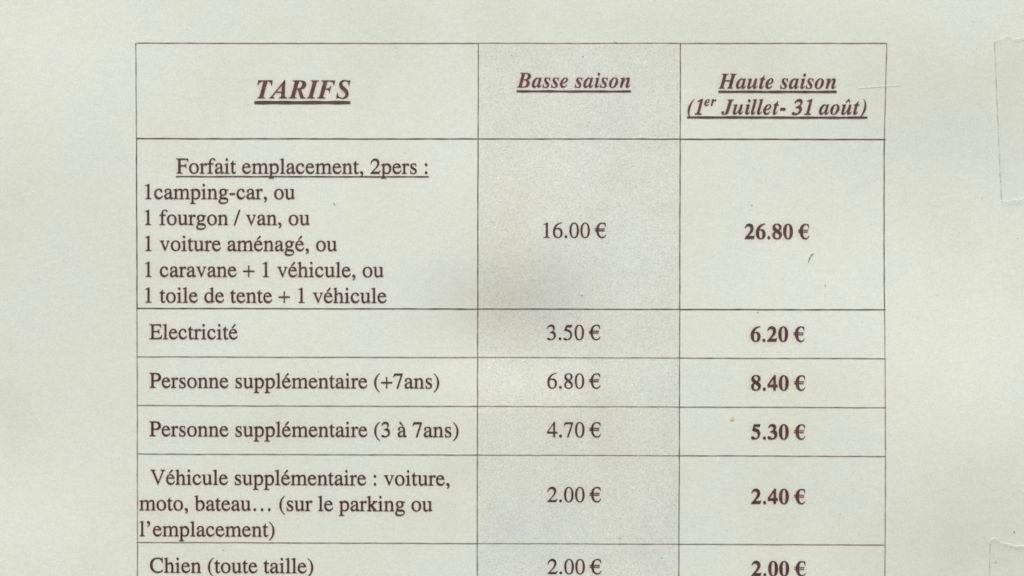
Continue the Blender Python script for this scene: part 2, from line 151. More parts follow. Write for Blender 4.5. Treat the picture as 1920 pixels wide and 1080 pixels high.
BOLD = {
 ' ': (250, ""),
 '0': (500, "M250 682C388 682 474 540 474 335C474 130 388 -13 250 -13C112 -13 26 130 26 337C26 545 114 682 250 682Z M250 648C192 648 174 530 174 340C174 140 190 21 250 21C310 21 326 140 326 338C326 540 308 648 250 648Z"),
 '1': (500, "M442 0L442 19C360 22 335 35 335 95L335 688L325 688L65 573L65 554C95 564 120 570 140 570C175 570 185 555 185 505L185 95C185 38 160 22 75 19L75 0Z"),
 '2': (500, "M478 154L455 160C440 129 428 124 392 124L195 124L300 237C385 329 428 395 428 480C428 600 352 684 240 684C135 684 60 620 30 483L52 477C85 545 122 575 175 575C245 575 290 525 290 452C290 350 205 230 17 20L17 0L424 0Z"),
 '3': (500, "M64 511L42 517C70 625 138 684 235 684C335 684 405 630 405 545C405 490 382 455 328 413C412 378 461 315 461 235C461 90 345 -13 180 -13C85 -13 16 22 16 75C16 112 42 137 78 137C105 137 122 128 160 91C190 61 210 50 232 50C285 50 327 100 327 163C327 265 255 320 125 322L123 341C213 360 275 420 275 495C275 550 238 590 190 590C145 590 110 565 64 511Z"),
 '4': (500, "M475 145L475 251L393 251L393 684L320 684L19 256L19 145L278 145L278 0L393 0L393 145Z M278 251L278 515L95 251Z"),
 '5': (500, "M438 690L408 566L170 566L155 512C330 486 430 395 430 260C430 95 300 -10 140 -10C65 -10 22 20 22 65C22 100 48 124 85 124C115 124 135 115 165 85C190 60 205 52 230 52C285 52 325 110 325 190C325 300 235 375 64 380L142 674L390 674C408 674 416 680 422 693Z"),
 '6': (500, "M466 686L468 665C310 630 225 545 195 405C230 425 258 432 295 432C400 432 475 345 475 222C475 80 390 -13 260 -13C120 -13 28 95 28 262C28 400 90 525 195 605C265 658 340 678 466 686Z M243 395C210 395 178 375 178 345L176 270C176 110 200 22 262 22C312 22 332 85 332 205C332 335 305 395 243 395Z"),
 '8': (500, "M472 187C472 70 380 -13 248 -13C115 -13 28 62 28 162C28 235 65 285 155 335C75 385 40 440 40 505C40 610 128 684 255 684C370 684 452 622 452 528C452 465 415 418 330 375C430 320 472 265 472 187Z M338 530C338 600 305 650 248 650C195 650 158 618 158 570C158 515 200 470 300 404C327 440 338 480 338 530Z M195 308C165 265 150 220 150 165C150 80 190 23 250 23C310 23 350 62 350 120C350 185 305 240 195 308Z"),
 '\u20ac': (500, "M455 480L436 480C420 590 378 646 312 646C230 646 186 560 178 406L420 408L413 378L176 378L176 322L404 322L397 292L178 294C184 130 230 34 316 34C374 34 412 66 446 145L463 137C436 40 372 -14 285 -14C150 -14 48 110 30 294L-40 292L-33 322L26 322L26 378L-40 378L-33 408L30 408C52 570 150 680 290 680C340 680 392 672 446 645Z"),
 '.': (250, _ell(125, 54, 67, 67)),
 '(': (333, "M306 677L298 694C140 600 46 440 46 255C46 80 140 -80 296 -168L306 -150C205 -60 168 60 168 262C168 470 205 590 306 677Z"),
 '-': (333, "M44 171L287 171L287 287L44 287Z"),
}
_CIRC = "M-70 530L-22 530L62 610L110 530L150 530L88 690L42 690Z"


def parse(d):
    """path string -> list of closed polylines"""
    out, cur, i = [], [], 0
    tok, num = [], ''
    for ch in d:
        if ch in 'MLCZ ':
            if num:
                tok.append(float(num)); num = ''
            if ch != ' ':
                tok.append(ch)
        else:
            if ch == '-' and num:
                tok.append(float(num)); num = ''
            num += ch
    cmd = None
    while i < len(tok):
        if isinstance(tok[i], str):
            cmd = tok[i]; i += 1
            if cmd == 'Z':
                if len(cur) > 2:
                    if math.hypot(cur[0][0] - cur[-1][0], cur[0][1] - cur[-1][1]) < 0.5:
                        cur.pop()
                    out.append(cur)
                cur = []
                continue
        if cmd == 'M' or cmd == 'L':
            cur.append((tok[i], tok[i + 1])); i += 2
        elif cmd == 'C':
            p0 = cur[-1]
            p1, p2, p3 = (tok[i], tok[i + 1]), (tok[i + 2], tok[i + 3]), (tok[i + 4], tok[i + 5])
            i += 6
            n = 6
            for k in range(1, n + 1):
                t = k / n; u = 1 - t
                cur.append(tuple(u * u * u * p0[a] + 3 * u * u * t * p1[a] + 3 * u * t * t * p2[a] + t * t * t * p3[a] for a in (0, 1)))
    return out


def slant(cs, s=0.27, dx=0):
    return [[(x + s * y + dx, y) for x, y in c] for c in cs]


FACES = {'roman': {}, 'bold': {}, 'bold_italic': {}}
for k, (w, d) in ROMAN.items():
    FACES['roman'][k] = (w, parse(d))
for k, (w, d) in BOLD.items():
    FACES['bold'][k] = (w, parse(d))
for k, (w, d) in BOLD_ITALIC.items():
    FACES['bold_italic'][k] = (w, parse(d))


def grow(cs, d):
    """the ink's spread: every outline moved outwards by d units, counters inwards"""
    def area(c): return sum(a[0] * b[1] - b[0] * a[1] for a, b in zip(c, c[1:] + c[:1])) / 2
    def within(p, c):
        r = False
        for a, b in zip(c, c[1:] + c[:1]):
            if (a[1] > p[1]) != (b[1] > p[1]) and p[0] < a[0] + (b[0] - a[0]) * (p[1] - a[1]) / (b[1] - a[1]): r = not r
        return r
    out = []
    for j, c in enumerate(cs):
        c = [p for i, p in enumerate(c) if math.hypot(p[0] - c[i - 1][0], p[1] - c[i - 1][1]) > .3]
        hole = any(k != j and within(c[0], m) for k, m in enumerate(cs))
        sg = (1 if area(c) > 0 else -1) * (-1 if hole else 1) * d
        n = len(c); q = []
        for i in range(n):
            (ax, ay), (bx, by), (cx, cy) = c[i - 1], c[i], c[(i + 1) % n]
            l1 = math.hypot(bx - ax, by - ay); l2 = math.hypot(cx - bx, cy - by)
            n1 = ((by - ay) / l1, -(bx - ax) / l1); n2 = ((cy - by) / l2, -(cx - bx) / l2)
            mx, my = n1[0] + n2[0], n1[1] + n2[1]
            k = max(0.7, mx * mx + my * my)
            q.append((bx + 2 * mx / k * sg, by + 2 * my / k * sg))
        out.append(q)
    return out


_bi = FACES['bold_italic']
_jw, _jc = _bi['J']
_bi['J'] = (_jw, [[(x + 70, (y + 101) * 675 / 763 - 13) for x, y in c] for c in _jc])
_bi[' '] = (250, [])
for k in '13':
    _bi[k] = (500, slant(grow(FACES['roman'][k][1], 17), 0.25, -50))
_bi['-'] = (333, slant(FACES['bold']['-'][1], 0.27, -60))
_thin = [[(60 + (x - 46) * 0.86, y) for x, y in c] for c in FACES['bold']['('][1]]
_bi['('] = (333, slant(_thin, 0.24, -45))
_bi[')'] = (333, slant([[(333 - x, y) for x, y in c] for c in _thin], 0.24, -50))
_bi['\u00fb'] = (556, _bi['u'][1] + slant(parse(_CIRC), 0.2, 140))
_bi['\u1d49'] = (289, [[(x * 0.65, y * 0.65 + 385) for x, y in c] for c in _bi['e'][1]])
_bi['\u02b3'] = (253, [[(x * 0.65, y * 0.65 + 385) for x, y in c] for c in _bi['r'][1]])
for _f, _d in (('roman', 7), ('bold', 4)):
    for k, (w, cs) in FACES[_f].items():
        FACES[_f][k] = (w, grow(cs, _d))

# ------------------------------------------------------------------ helpers
def tag(o, label=None, cat=None, group=None, kind=None):
    if label: o['label'] = label
    if cat: o['category'] = cat
    if group: o['group'] = group
    if kind: o['kind'] = kind
    return o


def link_mesh(name, verts, faces, mat, parent=None, smooth=False):
    """verts are sheet millimetres (x right, y = out of the wall towards the viewer, z up)"""
    me = bpy.data.meshes.new(name)
    me.from_pydata([(x * MM, -y * MM, z * MM) for x, y, z in verts], [], faces)
    me.validate()
    bm = bmesh.new(); bm.from_mesh(me)
    if smooth:
        for f in bm.faces: f.smooth = True
    bm.to_mesh(me); bm.free()
    o = bpy.data.objects.new(name, me)
    COL.objects.link(o)
    if mat: me.materials.append(mat)
    if parent: o.parent = parent
    else: o.location = (0, 0, Z0)
    return o


def empty(name, loc=(0, 0, 0)):
    o = bpy.data.objects.new(name, None)
    o.empty_display_size = 0.02
    COL.objects.link(o)
    o.location = loc
    return o


# gentle waves of the taped sheet: slopes (facing up +, facing down -), integrated into a height in mm
SLOPES = [  # x, z, radius x, radius z, amount
    (-92, 48, 26, 16, .7), (-95, -44, 22, 14, .8), (-84, 6, 16, 22, -.35), (-40, 16, 34, 26, .35),
    (0, 0, 14, 9, -1.5), (5, -8, 10, 7, -.55), (-4, -17, 18, 7, 1.0), (-8, 14, 10, 7, -.4), (12, 26, 14, 14, .35),
    (84, 36, 22, 16, -1.1), (86, -10, 16, 16, .9), (88, -50, 22, 16, -1.3), (60, 4, 20, 16, .55),
    (15, -44, 26, 18, -.4), (55, -34, 26, 16, -.45), (-45, -40, 30, 14, -.15), (-20, 50, 40, 10, -.2),
    (45, 46, 20, 10, -.35), (-45, -8, 26, 10, .3),
]
GX0, GX1, GZ0, GZ1, GS = -112.0, 112.0, -154.0, 150.0, 2.0
NXg, NZg = int((GX1 - GX0) / GS) + 1, int((GZ1 - GZ0) / GS) + 1
AMP = 0.060
HGT = []
for i in range(NXg):
    x = GX0 + i * GS
    acc, col = 0.0, []
    for j in range(NZg):
        z = GZ0 + j * GS
        b = 0.0
        for (cx, cz, rx, rz, a) in SLOPES:
            q = ((x - cx) / rx) ** 2 + ((z - cz) / rz) ** 2
            if q < 60: b += a * (math.exp(-q) - math.exp(-((x - cx) / rx) ** 2 - ((z - cz) / (2.4 * rz)) ** 2) / 2.4)
        acc -= b * GS * AMP
        col.append(acc)
    # take out the drift so that every column starts and ends on the board
    za, zb = int((-75 - GZ0) / GS), int((75 - GZ0) / GS)
    d0, d1 = col[za], col[zb]
    out = []
    for j in range(NZg):
        t = min(1.0, max(0.0, (j - za) / (zb - za)))
        out.append(col[j] - (d0 + (d1 - d0) * t))
    HGT.append(out)


HMIN, HMAX = min(map(min, HGT)), max(map(max, HGT))


def hgt(x, z):
    u = min(NXg - 2.001, max(0.0, (x - GX0) / GS)); v = min(NZg - 2.001, max(0.0, (z - GZ0) / GS))
    i, j = int(u), int(v); fu, fv = u - i, v - j
    # smoothstep-free bilinear is enough at a 2 mm grid
    return (HGT[i][j] * (1 - fu) * (1 - fv) + HGT[i + 1][j] * fu * (1 - fv) + HGT[i][j + 1] * (1 - fu) * fv + HGT[i + 1][j + 1] * fu * fv)


print('height range', HMIN, HMAX)
# ------------------------------------------------------------------ materials
def nodes(name):
    m = bpy.data.materials.new(name)
    m.use_nodes = True
    nt = m.node_tree
    return m, nt, nt.nodes['Principled BSDF']


def N(nt, kind, **kw):
    n = nt.nodes.new(kind)
    for k, v in kw.items():
        if k in n.inputs: n.inputs[k].default_value = v
        else: setattr(n, k, v)
    return n


def mapped(nt, sx=1, sy=1, sz=1, shift=(0, 0, 0)):
    tc = N(nt, 'ShaderNodeTexCoord')
    mp = N(nt, 'ShaderNodeMapping')
    mp.inputs['Scale'].default_value = (sx, sy, sz)
    mp.inputs['Location'].default_value = shift
    nt.links.new(tc.outputs['Object'], mp.inputs['Vector'])
    return mp.outputs['Vector']


def noise(nt, vec, scale, detail=2.0, rough=0.5):
    n = N(nt, 'ShaderNodeTexNoise')
    n.inputs['Scale'].default_value = scale
    n.inputs['Detail'].default_value = detail
    n.inputs['Roughness'].default_value = rough
    nt.links.new(vec, n.inputs['Vector'])
    return n.outputs['Fac']


def ramp(nt, fac, stops):
    r = N(nt, 'ShaderNodeValToRGB')
    e = r.color_ramp.elements
    while len(e) < len(stops): e.new(0.5)
    for el, (p, c) in zip(e, stops):
        el.position = p
        el.color = (c, c, c, 1) if not isinstance(c, tuple) else (*c, 1)
    nt.links.new(fac, r.inputs['Fac'])
    return r.outputs['Color']


def mul(nt, a, b, fac=1.0, mode='MULTIPLY'):
    m = N(nt, 'ShaderNodeMix', data_type='RGBA', blend_type=mode)
    m.inputs['Factor'].default_value = fac
    nt.links.new(a, m.inputs['A']) if not isinstance(a, tuple) else setattr(m.inputs['A'], 'default_value', (*a, 1))
    nt.links.new(b, m.inputs['B']) if not isinstance(b, tuple) else setattr(m.inputs['B'], 'default_value', (*b, 1))
    return m.outputs['Result']


PAPER = (0.735, 0.776, 0.676)


def paper_material(name, base, grain):
    m, nt, b = nodes(name)
    flat = mapped(nt, 1, 0.0, 1)
    streak = mapped(nt, 1, 0.0, 2.6)
    c = mul(nt, base, ramp(nt, noise(nt, mapped(nt, 1, 0.0, 1, (.043, 0, .061)), 42, 4, .55), [(.36, (.97, .96, .955)), (.5, (1, 1, 1)), (.64, (.98, .985, 1.045))]))
    c = mul(nt, c, ramp(nt, noise(nt, streak, 420, 4, .62), [(.30, .972), (.5, 1.0), (.72, 1.02)]))
    # toner grain / pulp grain: an irregular fine speckle
    def speckle(cell):
        sn = N(nt, 'ShaderNodeVectorMath', operation='SNAP')
        sn.inputs[1].default_value = (cell, cell, cell)
        wn_ = N(nt, 'ShaderNodeTexWhiteNoise', noise_dimensions='3D')
        nt.links.new(flat, sn.inputs[0]); nt.links.new(sn.outputs['Vector'], wn_.inputs['Vector'])
        return wn_.outputs['Value']
    a1 = .12 if grain else .075
    c = mul(nt, c, ramp(nt, speckle(.00013), [(0.0, 1 - a1), (1.0, 1 + a1)]))
    c = mul(nt, c, ramp(nt, noise(nt, flat, 1500, 3, .6), [(.3, .978 - grain * .012), (.7, 1.022 + grain * .012)]))
    if grain:
        c = mul(nt, c, ramp(nt, speckle(.00018), [(0.0, .76), (.05, 1.0), (.96, 1.0), (1.0, 1.18)]))
        c = mul(nt, c, ramp(nt, noise(nt, mapped(nt, 1, 0.0, .7), 75, 4, .6), [(.32, (.955, .955, .95)), (.5, 1.0), (.68, (1.02, 1.02, 1.04))]))
    # a brownish smear of grime, rubbed in across the column's edge
    g = N(nt, 'ShaderNodeTexGradient', gradient_type='SPHERICAL')
    nt.links.new(mapped(nt, 1 / .021, 0.0, 1 / .0135, (.0, 0, .08)), g.inputs['Vector'])
    gm = N(nt, 'ShaderNodeMath', operation='MULTIPLY')
    nt.links.new(g.outputs['Fac'], gm.inputs[0])
    nt.links.new(ramp(nt, noise(nt, flat, 130, 5, .7), [(.35, .35), (.65, 1.0)]), gm.inputs[1])
    sm = N(nt, 'ShaderNodeMix', data_type='RGBA', blend_type='MULTIPLY')
    nt.links.new(gm.outputs['Value'], sm.inputs['Factor']); nt.links.new(c, sm.inputs['A'])
    sm.inputs['B'].default_value = (.90, .86, .80, 1)
    c = sm.outputs['Result']
    # the black ink has bled a little pink into the paper round the letters
    at = N(nt, 'ShaderNodeAttribute', attribute_name='ink_bleed')
    bl = N(nt, 'ShaderNodeMix', data_type='RGBA', blend_type='MULTIPLY')
    nt.links.new(at.outputs['Fac'], bl.inputs['Factor']); nt.links.new(c, bl.inputs['A'])
    bl.inputs['B'].default_value = (.93, .70, .76, 1)
    c = bl.outputs['Result']
    # scattered fly specks and pits in the pulp
    v = N(nt, 'ShaderNodeTexVoronoi', feature='F1'); v.inputs['Scale'].default_value = 200
    nt.links.new(flat, v.inputs['Vector'])
    pick = ramp(nt, v.outputs['Color'], [(.70, 0.0), (.90, 1.0)])
    dot = ramp(nt, v.outputs['Distance'], [(.018, 1.0), (.042, 0.0)])
    sp = mul(nt, pick, dot)
    inv = N(nt, 'ShaderNodeMix', data_type='RGBA', blend_type='MIX')
    nt.links.new(sp, inv.inputs['Factor']); nt.links.new(c, inv.inputs['A'])
    inv.inputs['B'].default_value = (0.40, 0.40, 0.34, 1)
    nt.links.new(inv.outputs['Result'], b.inputs['Base Color'])
    b.inputs['Roughness'].default_value = 0.42
    b.inputs['Specular IOR Level'].default_value = 0.5
    bp = N(nt, 'ShaderNodeBump'); bp.inputs['Strength'].default_value = 0.16
    bp.inputs['Distance'].default_value = 0.00012
    nt.links.new(noise(nt, streak, 700, 5, .65), bp.inputs['Height'])
    nt.links.new(bp.outputs['Normal'], b.inputs['Normal'])
    return m


M_PAPER = paper_material('paper', PAPER, 0.0)
M_TINT = paper_material('printed grey tint', (PAPER[0] * .955, PAPER[1] * .95, PAPER[2] * .965), 1.0)


def ink_material(name, col, vary=0.5):
    m, nt, b = nodes(name)
    flat = mapped(nt, 1, 0.0, 1)
    c = mul(nt, col, ramp(nt, noise(nt, flat, 620, 4, .65), [(.3, 1 - vary), (.7, 1 + vary * 1.3)]))
    c = mul(nt, c, ramp(nt, noise(nt, flat, 60, 2, .5), [(.35, (.85, .95, .85)), (.65, (1.2, 1.0, 1.0))]))
    nt.links.new(c, b.inputs['Base Color'])
    b.inputs['Roughness'].default_value = 0.4
    b.inputs['Specular IOR Level'].default_value = 0.5
    return m


M_INK = ink_material('black ink', (0.062, 0.034, 0.028))
M_INKB = ink_material('bold black ink', (0.094, 0.050, 0.045))
M_PRICE = ink_material('bold price ink', (0.072, 0.044, 0.040))
M_RULE = ink_material('rule ink', (0.105, 0.080, 0.062))
M_RULE_THIN = ink_material('thin rule ink', (0.22, 0.185, 0.145))


def plain(name, col, rough=0.5, spec=0.5):
    m, nt, b = nodes(name)
    v = mapped(nt)
    c = mul(nt, col, ramp(nt, noise(nt, v, 1500, 2, .5), [(.3, .8), (.7, 1.15)]))
    nt.links.new(c, b.inputs['Base Color'])
    b.inputs['Roughness'].default_value = rough
    b.inputs['Specular IOR Level'].default_value = spec
    return m


def clear_film(name, tint, cover, rough, col=(0.8, 0.8, 0.76)):
    """clear plastic: mostly see-through, a little haze and gloss"""
    m, nt, b = nodes(name)
    b.inputs['Base Color'].default_value = (*col, 1)
    b.inputs['Roughness'].default_value = rough
    tr = N(nt, 'ShaderNodeBsdfTransparent'); tr.inputs['Color'].default_value = (*tint, 1)
    mx = N(nt, 'ShaderNodeMixShader')
    f = ramp(nt, noise(nt, mapped(nt), 160, 4, .6), [(.3, cover * .7), (.7, cover * 1.3)])
    nt.links.new(f, mx.inputs['Fac'])
    nt.links.new(tr.outputs['BSDF'], mx.inputs[1]); nt.links.new(b.outputs['BSDF'], mx.inputs[2])
    nt.links.new(mx.outputs['Shader'], nt.nodes['Material Output'].inputs['Surface'])
    return m


M_TAPE = clear_film('clear tape', (0.996, 0.996, 0.988), 0.03, 0.2)
M_TAPE_EDGE = clear_film('grubby tape edge', (0.95, 0.95, 0.93), 0.26, 0.5, (0.45, 0.45, 0.39))
M_TAPE_LIP = clear_film('torn tape lip', (0.98, 0.98, 0.965), 0.18, 0.25, (0.86, 0.88, 0.82))
M_BOARD = plain('painted board', (0.50, 0.49, 0.44), 0.6)
M_LINT = plain('dark lint', (0.07, 0.075, 0.065), 0.8)
M_GRIT = plain('brown grit', (0.64, 0.60, 0.47), 0.7)
M_GREY = plain('grey grit', (0.62, 0.62, 0.55), 0.7)
M_SCRATCH = plain('scuffed film', (0.735, 0.77, 0.685), 0.5)
M_GLINT = plain('clear blister', (0.85, 0.85, 0.8), 0.12, 0.9)

# ------------------------------------------------------------------ the board behind
def box(name, x0, x1, y0, y1, z0, z1, bev, mat):
    bm = bmesh.new()
    bmesh.ops.create_cube(bm, size=1)
    for v in bm.verts:
        v.co = Vector(((x0 + x1) / 2 + v.co.x * (x1 - x0), -((y0 + y1) / 2 + v.co.y * (y1 - y0)), (z0 + z1) / 2 + v.co.z * (z1 - z0))) * MM
    bmesh.ops.bevel(bm, geom=bm.edges[:], offset=bev * MM, segments=2, affect='EDGES')
    bmesh.ops.recalc_face_normals(bm, faces=bm.faces[:])
    me = bpy.data.meshes.new(name); bm.to_mesh(me); bm.free()
    o = bpy.data.objects.new(name, me); COL.objects.link(o); me.materials.append(mat)
    o.location = (0, 0, Z0)
    return o


tag(box('board', -170, 170, -14, -1.6, -200, 200, 1.5, M_BOARD), kind='structure')

# ------------------------------------------------------------------ the price list
sheet = empty('price_list', (0, 0, Z0))
tag(sheet, 'white printed sheet of camping tariffs with a ruled table, taped to a board', 'price list')

PX0, PX1, PZ0, PZ1, TH = -104.5, 105.5, -152.0, 145.0, 0.12
nx, nz = 420, 594
vs_, fs = [], []
for j in range(nz + 1):
    for i in range(nx + 1):
        x = PX0 + (PX1 - PX0) * i / nx; z = PZ0 + (PZ1 - PZ0) * j / nz
        vs_.append((x, hgt(x, z), z))
q = lambda i, j: j * (nx + 1) + i
for j in range(nz):
    for i in range(nx):
        fs.append((q(i, j), q(i + 1, j), q(i + 1, j + 1), q(i, j + 1)))
base = len(vs_)
vs_ += [(x, y - TH, z) for x, y, z in vs_]
fs += [tuple(base + i for i in f[::-1]) for f in fs]
rim = [q(i, 0) for i in range(nx + 1)] + [q(nx, j) for j in range(1, nz + 1)] + [q(i, nz) for i in range(nx - 1, -1, -1)] + [q(0, j) for j in range(nz - 1, 0, -1)]
for k in range(len(rim)):
    k2 = (k + 1) % len(rim)
    fs.append((rim[k2], rim[k], base + rim[k], base + rim[k2]))
paper = link_mesh('paper', vs_, fs, M_PAPER, sheet)
for p in paper.data.polygons:
    p.use_smooth = p.index < 2 * nx * nz

ROWS = [46.92, 28.59, -4.02, -13.33, -22.70, -32.04, -49.06, -58.45]
COLS = [-72.12, -6.59, 32.12, 71.42]


def strip_grid(x0, x1, z0, z1, step, lift):
    a, b = max(1, int((x1 - x0) / step)), max(1, int((z1 - z0) / step))
    V = [(x0 + (x1 - x0) * i / a, hgt(x0 + (x1 - x0) * i / a, z0 + (z1 - z0) * j / b) + lift, z0 + (z1 - z0) * j / b) for j in range(b + 1) for i in range(a + 1)]
    F = [(j * (a + 1) + i, j * (a + 1) + i + 1, (j + 1) * (a + 1) + i + 1, (j + 1) * (a + 1) + i) for j in range(b) for i in range(a)]
    return V, F


V, F = strip_grid(COLS[1], COLS[2], ROWS[-1], ROWS[0], 0.5, 0.02)
tc = link_mesh('shaded_column', V, F, M_TINT, sheet, smooth=True)
tag(tc, 'column printed with a faint grainy grey tint')

random.seed(4)


def wob(s, k):
    return 0.012 * math.sin(s * 0.21 + k * 1.7) + 0.012 * math.sin(s * 0.77 + k * 2.9)


def rule(pts, wid, lift, mat, k):
    """a printed line through pts (mm); its weight and course waver slightly"""
    V, F = [], []
    (xa, za), (xb, zb) = pts[0], pts[-1]
    L = math.hypot(xb - xa, zb - za)
    n = int(L / 1.0)
    ux, uz = (xb - xa) / L, (zb - za) / L
    for i in range(n + 1):
        s = L * i / n
        t = i / n
        # course through the intermediate points
        m = t * (len(pts) - 1); a = min(int(m), len(pts) - 2); f = m - a
        x = pts[a][0] + (pts[a + 1][0] - pts[a][0]) * f; z = pts[a][1] + (pts[a + 1][1] - pts[a][1]) * f
        o = wob(s, k)
        w = wid / 2 * (1 + 0.14 * math.sin(s * 1.3 + k) + random.uniform(-.1, .1))
        for sg in (-1, 1):
            px, pz = x - uz * (o + sg * w), z + ux * (o + sg * w)
            V.append((px, hgt(px, pz) + lift, pz))
    for i in range(n):
        F.append((2 * i, 2 * i + 2, 2 * i + 3, 2 * i + 1) if ux > .5 else (2 * i, 2 * i + 1, 2 * i + 3, 2 * i + 2))
    return V, F


grid = empty('table_grid'); grid.parent = sheet
k = 0
for r, z in enumerate(ROWS):
    heavy = r in (1, 2)
    V, F = rule([(COLS[0] - .05, z), (COLS[3] + .05, z)], 0.20 if heavy else 0.16, 0.05, M_RULE if heavy else M_RULE_THIN, k); k += 1
    link_mesh('horizontal_rule', V, F, M_RULE if heavy else M_RULE_THIN, grid)
vert = {0: [(-72.35, ROWS[0]), (-72.15, 28.6), (-72.1, -4.0), (-72.0, ROWS[-1])],
        1: [(-6.55, ROWS[0]), (-6.6, ROWS[-1])], 2: [(32.15, ROWS[0]), (32.1, ROWS[-1])],
        3: [(71.5, ROWS[0]), (71.2, 28.6), (71.25, -4.0), (71.55, ROWS[-1])]}
for c in range(4):
    for (za, zb, heavy) in ((ROWS[0], ROWS[1], False), (ROWS[1], ROWS[2], True), (ROWS[2], ROWS[-1], False)):
        def at(z):
            p = vert[c]
            for a, b in zip(p, p[1:]):
                if b[1] - 1e-6 <= z <= a[1] + 1e-6:
                    return a[0] + (b[0] - a[0]) * (a[1] - z) / (a[1] - b[1])
            return p[-1][0]
        hv = heavy or c in (1, 2)
        V, F = rule([(at(za), za), (at((za + zb) / 2), (za + zb) / 2), (at(zb), zb)], 0.20 if heavy else 0.17, 0.06, M_RULE if hv else M_RULE_THIN, k); k += 1
        link_mesh('vertical_rule', V, F, M_RULE if hv else M_RULE_THIN, grid)


# ------------------------------------------------------------------ the printed words
def inside(p, loop):
    r = False
    for a, b in zip(loop, loop[1:] + loop[:1]):
        if (a.y > p.y) != (b.y > p.y) and p.x < a.x + (b.x - a.x) * (p.y - a.y) / (b.y - a.y): r = not r
    return r


def fill(loops):
    """triangles of a letter: every outer contour together with the counters that lie in it"""
    start, n = [], 0
    for l in loops: start.append(n); n += len(l)
    owner = [next((k for k, m in enumerate(loops) if k != j and inside(l[0], m)), None) for j, l in enumerate(loops)]
    tris = []
    for j, l in enumerate(loops):
        if owner[j] is not None: continue
        grp = [j] + [k for k in range(len(loops)) if owner[k] == j]
        idx = [start[g] + i for g in grp for i in range(len(loops[g]))]
        tris += [tuple(idx[i] for i in t) for t in tessellate_polygon([loops[g] for g in grp])]
    return tris


RW, RX0, RZ0 = 0.2, -80.0, -62.0
RAST = np.zeros((int(114 / RW), int(158 / RW)), dtype=np.float32)


def stamp(loops, amount):
    """remember where ink lies (even-odd scan of one letter) for the bleed"""
    zs = [p.y for l in loops for p in l]
    for r in range(max(0, int((min(zs) - RZ0) / RW)), min(RAST.shape[0], int((max(zs) - RZ0) / RW) + 1)):
        z = RZ0 + (r + .5) * RW
        cr = []
        for l in loops:
            for a, b in zip(l, l[1:] + l[:1]):
                if (a.y > z) != (b.y > z): cr.append(a.x + (b.x - a.x) * (z - a.y) / (b.y - a.y))
        cr.sort()
        for a, b in zip(cr[::2], cr[1::2]):
            i, j = int(round((a - RX0) / RW)), int(round((b - RX0) / RW))
            RAST[r, i:max(j, i + 1)] += amount


def words(name, label, text, face, x0, x1, z, em, mat, under=None, lift=0.07):
    fc = FACES[face]
    pen, put = 0.0, []
    for ch in text:
        w, cs = fc[ch]
        for c in [cs]:
            if c: put.append((pen, c))
        pen += w
    xs = [px + x for px, cs in put for c in cs for x, _ in c]
    sx = (x1 - x0) / (max(xs) - min(xs)); xo = min(xs)
    sz = em / 1000.0
    V, F = [], []
    for px, cs in put:
        loops = [[Vector((x0 + (px + x - xo) * sx, z + y * sz, 0)) for x, y in c] for c in cs]
        stamp(loops, 1.0 if face == 'roman' else 1.35)
        flat = [p for l in loops for p in l]
        off = len(V)
        V += [(p.x, hgt(p.x, p.y) + lift, p.y) for p in flat]
        for t in fill(loops):
            a, b, c = (flat[i] for i in t)
            ar = (b.x - a.x) * (c.y - a.y) - (b.y - a.y) * (c.x - a.x)
            if abs(ar) < 1e-9: continue
            F.append(tuple(off + i for i in (t if ar > 0 else t[::-1])))
    o = link_mesh(name, V, F, mat, sheet)
    tag(o, label)
    if under:
        ux0, ux1, uz, wd = under
        V, F = rule([(ux0, uz), (ux1, uz)], wd, lift + 0.01, mat, len(text))
        link_mesh('underline', V, F, mat, o)
    return o


EM = 4.235
B, R_, I = 'bold', 'roman', 'bold_italic'
words('table_heading', 'large underlined bold italic word TARIFS', 'TARIFS', I, -49.02, -31.07, 36.39, 5.18, M_INKB, (-49.57, -31.07, 35.58, 0.56))
words('column_heading', 'underlined words Basse saison', 'Basse saison', I, 0.83, 22.57, 38.46, EM, M_INKB, (0.78, 22.71, 37.73, 0.37))
words('column_heading', 'underlined words Haute saison', 'Haute saison', I, 39.42, 61.91, 38.31, EM, M_INKB, (39.42, 62.05, 37.69, 0.37))
words('column_heading', 'underlined dates in brackets', '(1\u1d49\u02b3 Juillet- 31 ao\u00fbt)', I, 33.55, 67.72, 33.38, EM, M_INKB, (33.43, 67.96, 32.77, 0.37))
words('row_heading', 'underlined words Forfait emplacement', 'Forfait emplacement, 2pers :', R_, -64.52, -16.26, 21.94, EM, M_INK, (-64.61, -15.98, 21.34, 0.2))
for s, x0, x1, z in (('1camping-car, ou', -70.51, -41.71, 17.03), ('1 fourgon / van, ou', -70.56, -38.86, 12.06),
                     ('1 voiture am\u00e9nag\u00e9, ou', -70.51, -33.6, 7.08), ('1 caravane + 1 v\u00e9hicule, ou', -70.51, -24.63, 2.09),
                     ('1 toile de tente + 1 v\u00e9hicule', -70.51, -24.06, -2.86), ('Electricit\u00e9', -69.71, -52.65, -9.89),
                     ('Personne suppl\u00e9mentaire (+7ans)', -69.7, -13.92, -19.25), ('Personne suppl\u00e9mentaire (3 \u00e0 7ans)', -69.73, -10.19, -28.57),
                     ('V\u00e9hicule suppl\u00e9mentaire : voiture,', -69.56, -11.92, -37.88), ('moto, bateau\u2026 (sur le parking ou', -71.68, -15.21, -42.85),
                     ('l\u2019emplacement)', -71.63, -45.56, -47.83), ('Chien (toute taille)', -69.62, -38.11, -54.85)):
    words('row_text', 'line of text reading ' + s, s, R_, x0, x1, z, EM, M_INK)
E_ = ' \u20ac'
